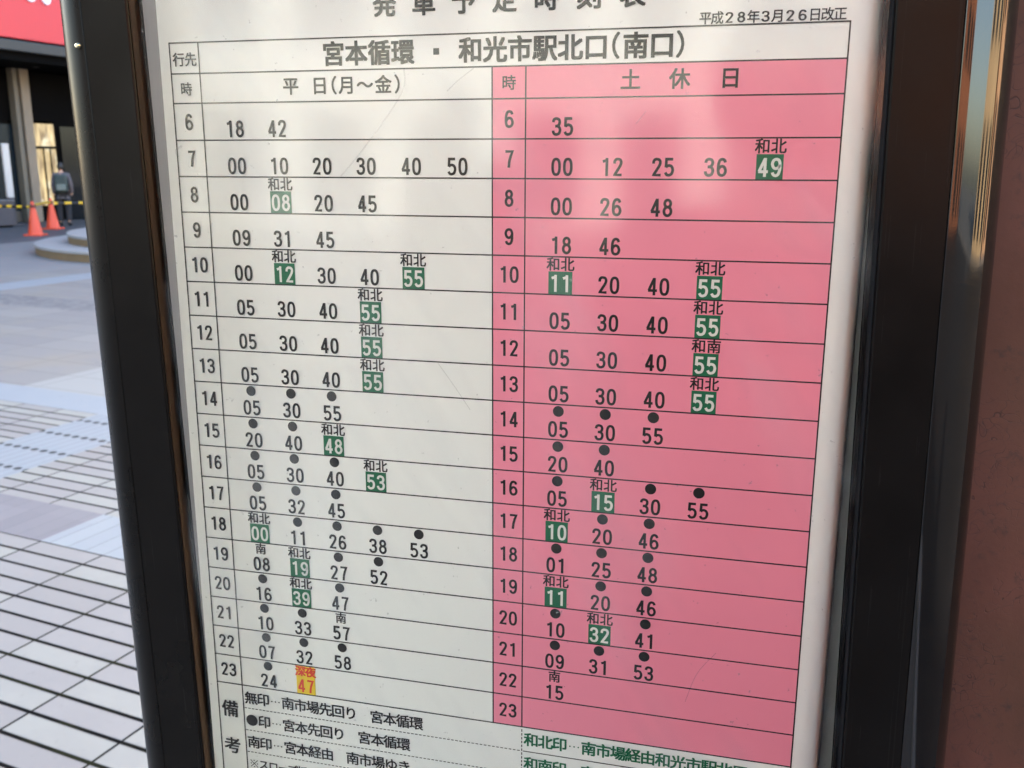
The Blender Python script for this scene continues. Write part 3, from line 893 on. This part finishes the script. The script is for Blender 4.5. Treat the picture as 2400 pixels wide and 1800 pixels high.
    for v in bm.verts:
        x, y, z = v.co
        f = 0.72 if (y < -0.25 and z < 0.45) else 1.0
        v.co = Vector((x * .083 * f, y * .102 * f + .006, z * .118 * (1.0 if z > -0.5 else .85) + .012))
    me = bpy.data.meshes.new('hair'); bm.to_mesh(me); bm.free()
    for p in me.polygons: p.use_smooth = True
    me.materials.append(hair_mat)
    h2 = bpy.data.objects.new('hair', me); C.objects.link(h2); h2.parent = root
    h2.location = h.location; h2.scale = (sc, sc, sc)
    return root
pp = EYE + Vector((-16.62, 20.2, -1.45))
pr = tag(empty('person', pp, R(180 + 35)), 'person in a grey jacket seen from behind by the cones, wearing a dark backpack', 'person')
person(pr, 0.93, M_jacket, M_trouser, M_hair)
bp = tag(empty('backpack', pp, R(180 + 35)), 'dark green backpack on the back of the person by the cones', 'backpack')
bm = MB(); bm.box((-0.145, 0.125, 0.82), (0.145, 0.29, 1.25)); bm.build('pack_body', M_pack, bp, smooth=True, bevel=0.05)
bm = MB(); bm.box((-0.11, 0.292, 0.87), (0.11, 0.33, 1.02)); bm.build('pocket', M_packpocket, bp, smooth=True, bevel=0.015)
for s in (-1, 1):
    bm = MB()
    pts = [(s*.10, .13, 1.22), (s*.10, .02, 1.275), (s*.10, -.10, 1.22), (s*.11, -.125, 1.08), (s*.12, .10, .92)]
    for a, b_ in zip(pts, pts[1:]): bm.tube(a, b_, 0.017, 8)
    bm.build('strap', M_pack, bp, smooth=True)

# ------------------------------------------------------------------ people in front of the sign, mirrored in its glass
M_coat = simple('dark_coat', (0.020, 0.021, 0.026), 0.85, 0.2, 12)
M_coat2 = simple('brown_coat', (0.10, 0.075, 0.06), 0.85, 0.2, 12)
p1 = tag(empty('person', (EYE.x + 0.03, -0.86, 0), R(180)), 'unseen person in a dark coat, added close before the sign to shade it, mirrored in its glass', 'person')  # added behind the camera so its body darkens the poster
person(p1, 1.0, M_coat, M_trouser, M_hair, True)
p2 = tag(empty('person', (-0.90, -3.45, 0), R(180)), 'person in a brown coat a few steps back, faint reflection in the upper white half', 'person')
person(p2, 1.07, M_coat2, M_trouser, M_hair, True)

# ------------------------------------------------------------------ buildings round the plaza that the glass and gloss mirror
def facade_material(name, wall, glass, brick=True):
    k = NT(name)
    v = k.coords()
    n = k.noise(v, 0.8, 5)
    c = k.mix(n, [q * 0.8 for q in wall], [q * 1.15 for q in wall])
    k.color(c); k.rough(0.8)
    return k.m
def block(name, label, a0, b0, a1, b1, h, wall, face, floors, bays, win=(0.02, 0.025, 0.03)):
    """rectangular building; face names the side (in plaza axes) that looks on the plaza"""
    r = tag(empty(name, at((a0 + a1) / 2, (b0 + b1) / 2, 0), PANG), label, 'building')
    mw = facade_material(name + '_wall', wall, win)
    mg = simple(name + '_glass', win, 0.15, 0.2, 0.5)
    hx = (a1 - a0) / 2; hy = (b1 - b0) / 2
    b = MB(); b.box((-hx, -hy, 0), (hx, hy, h)); b.build('wall', mw, r)
    b = MB(); b.box((-hx - 0.25, -hy - 0.25, h), (hx + 0.25, hy + 0.25, h + 0.5)); b.build('parapet', mw, r)
    fh = h / floors
    for f in range(floors):
        for i in range(bays):
            t0 = (i + 0.22) / bays; t1 = (i + 0.78) / bays
            z0 = f * fh + (0.3 if f == 0 else 1.0); z1 = (f + 1) * fh - 0.55
            b = MB()
            if face == 'west': b.box((-hx - 0.05, -hy + 2*hy*t0, z0), (-hx + 0.02, -hy + 2*hy*t1, z1))
            elif face == 'south': b.box((-hx + 2*hx*t0, -hy - 0.05, z0), (-hx + 2*hx*t1, -hy + 0.02, z1))
            else: b.box((-hx + 2*hx*t0, hy - 0.02, z0), (-hx + 2*hx*t1, hy + 0.05, z1))
            b.build('window', mg, r)
    return r
block('pale_building', 'unseen pale building added to bounce sun onto the sign, mirrored as warm glare at the top of the glass', -7, -36, 8, -24, 13, (0.64, 0.70, 0.66), 'north', 4, 6)  # added out of view to throw sunlight back onto the sign face
block('brick_building', 'sunlit red brown building mirrored in the face of the right black post', 8.6, -36, 21, -25, 15, (0.42, 0.16, 0.08), 'north', 5, 5)
for nm, lb, b0, b1, h_, c_ in (('tan_building', 'unseen tan building invented for the sunlit streak in the rounded edge of the black post', -8, 1, 13, (0.70, 0.50, 0.28)),
        ('orange_building', 'unseen orange building invented for a streak beside the tan one in the black post', 2.2, 7.5, 15, (0.68, 0.40, 0.22)),
        ('cream_building', 'unseen cream building invented for the streak at the outer rim of the black post', 12, 18, 12, (0.78, 0.68, 0.48)),
        ('yellow_building', 'unseen yellow building invented for the farthest streak in the black post reflection', 24, 40, 12, (0.75, 0.58, 0.28))):
    block(nm, lb, 24, b0, 34, b1, h_, c_, 'west', 4, max(2, int((b1 - b0) / 2.5)))  # unseen blocks made up to streak the right post's rounded edge
block('grey_building', 'dark grey building mirrored in the left black post', -24, -38, -7.6, -27, 12, (0.05, 0.05, 0.055), 'north', 4, 5)
block('office_building', 'shaded brown office building closing the far end of the plaza behind the sign', -16, 46, 4, 58, 14, (0.10, 0.085, 0.075), 'south', 4, 8)
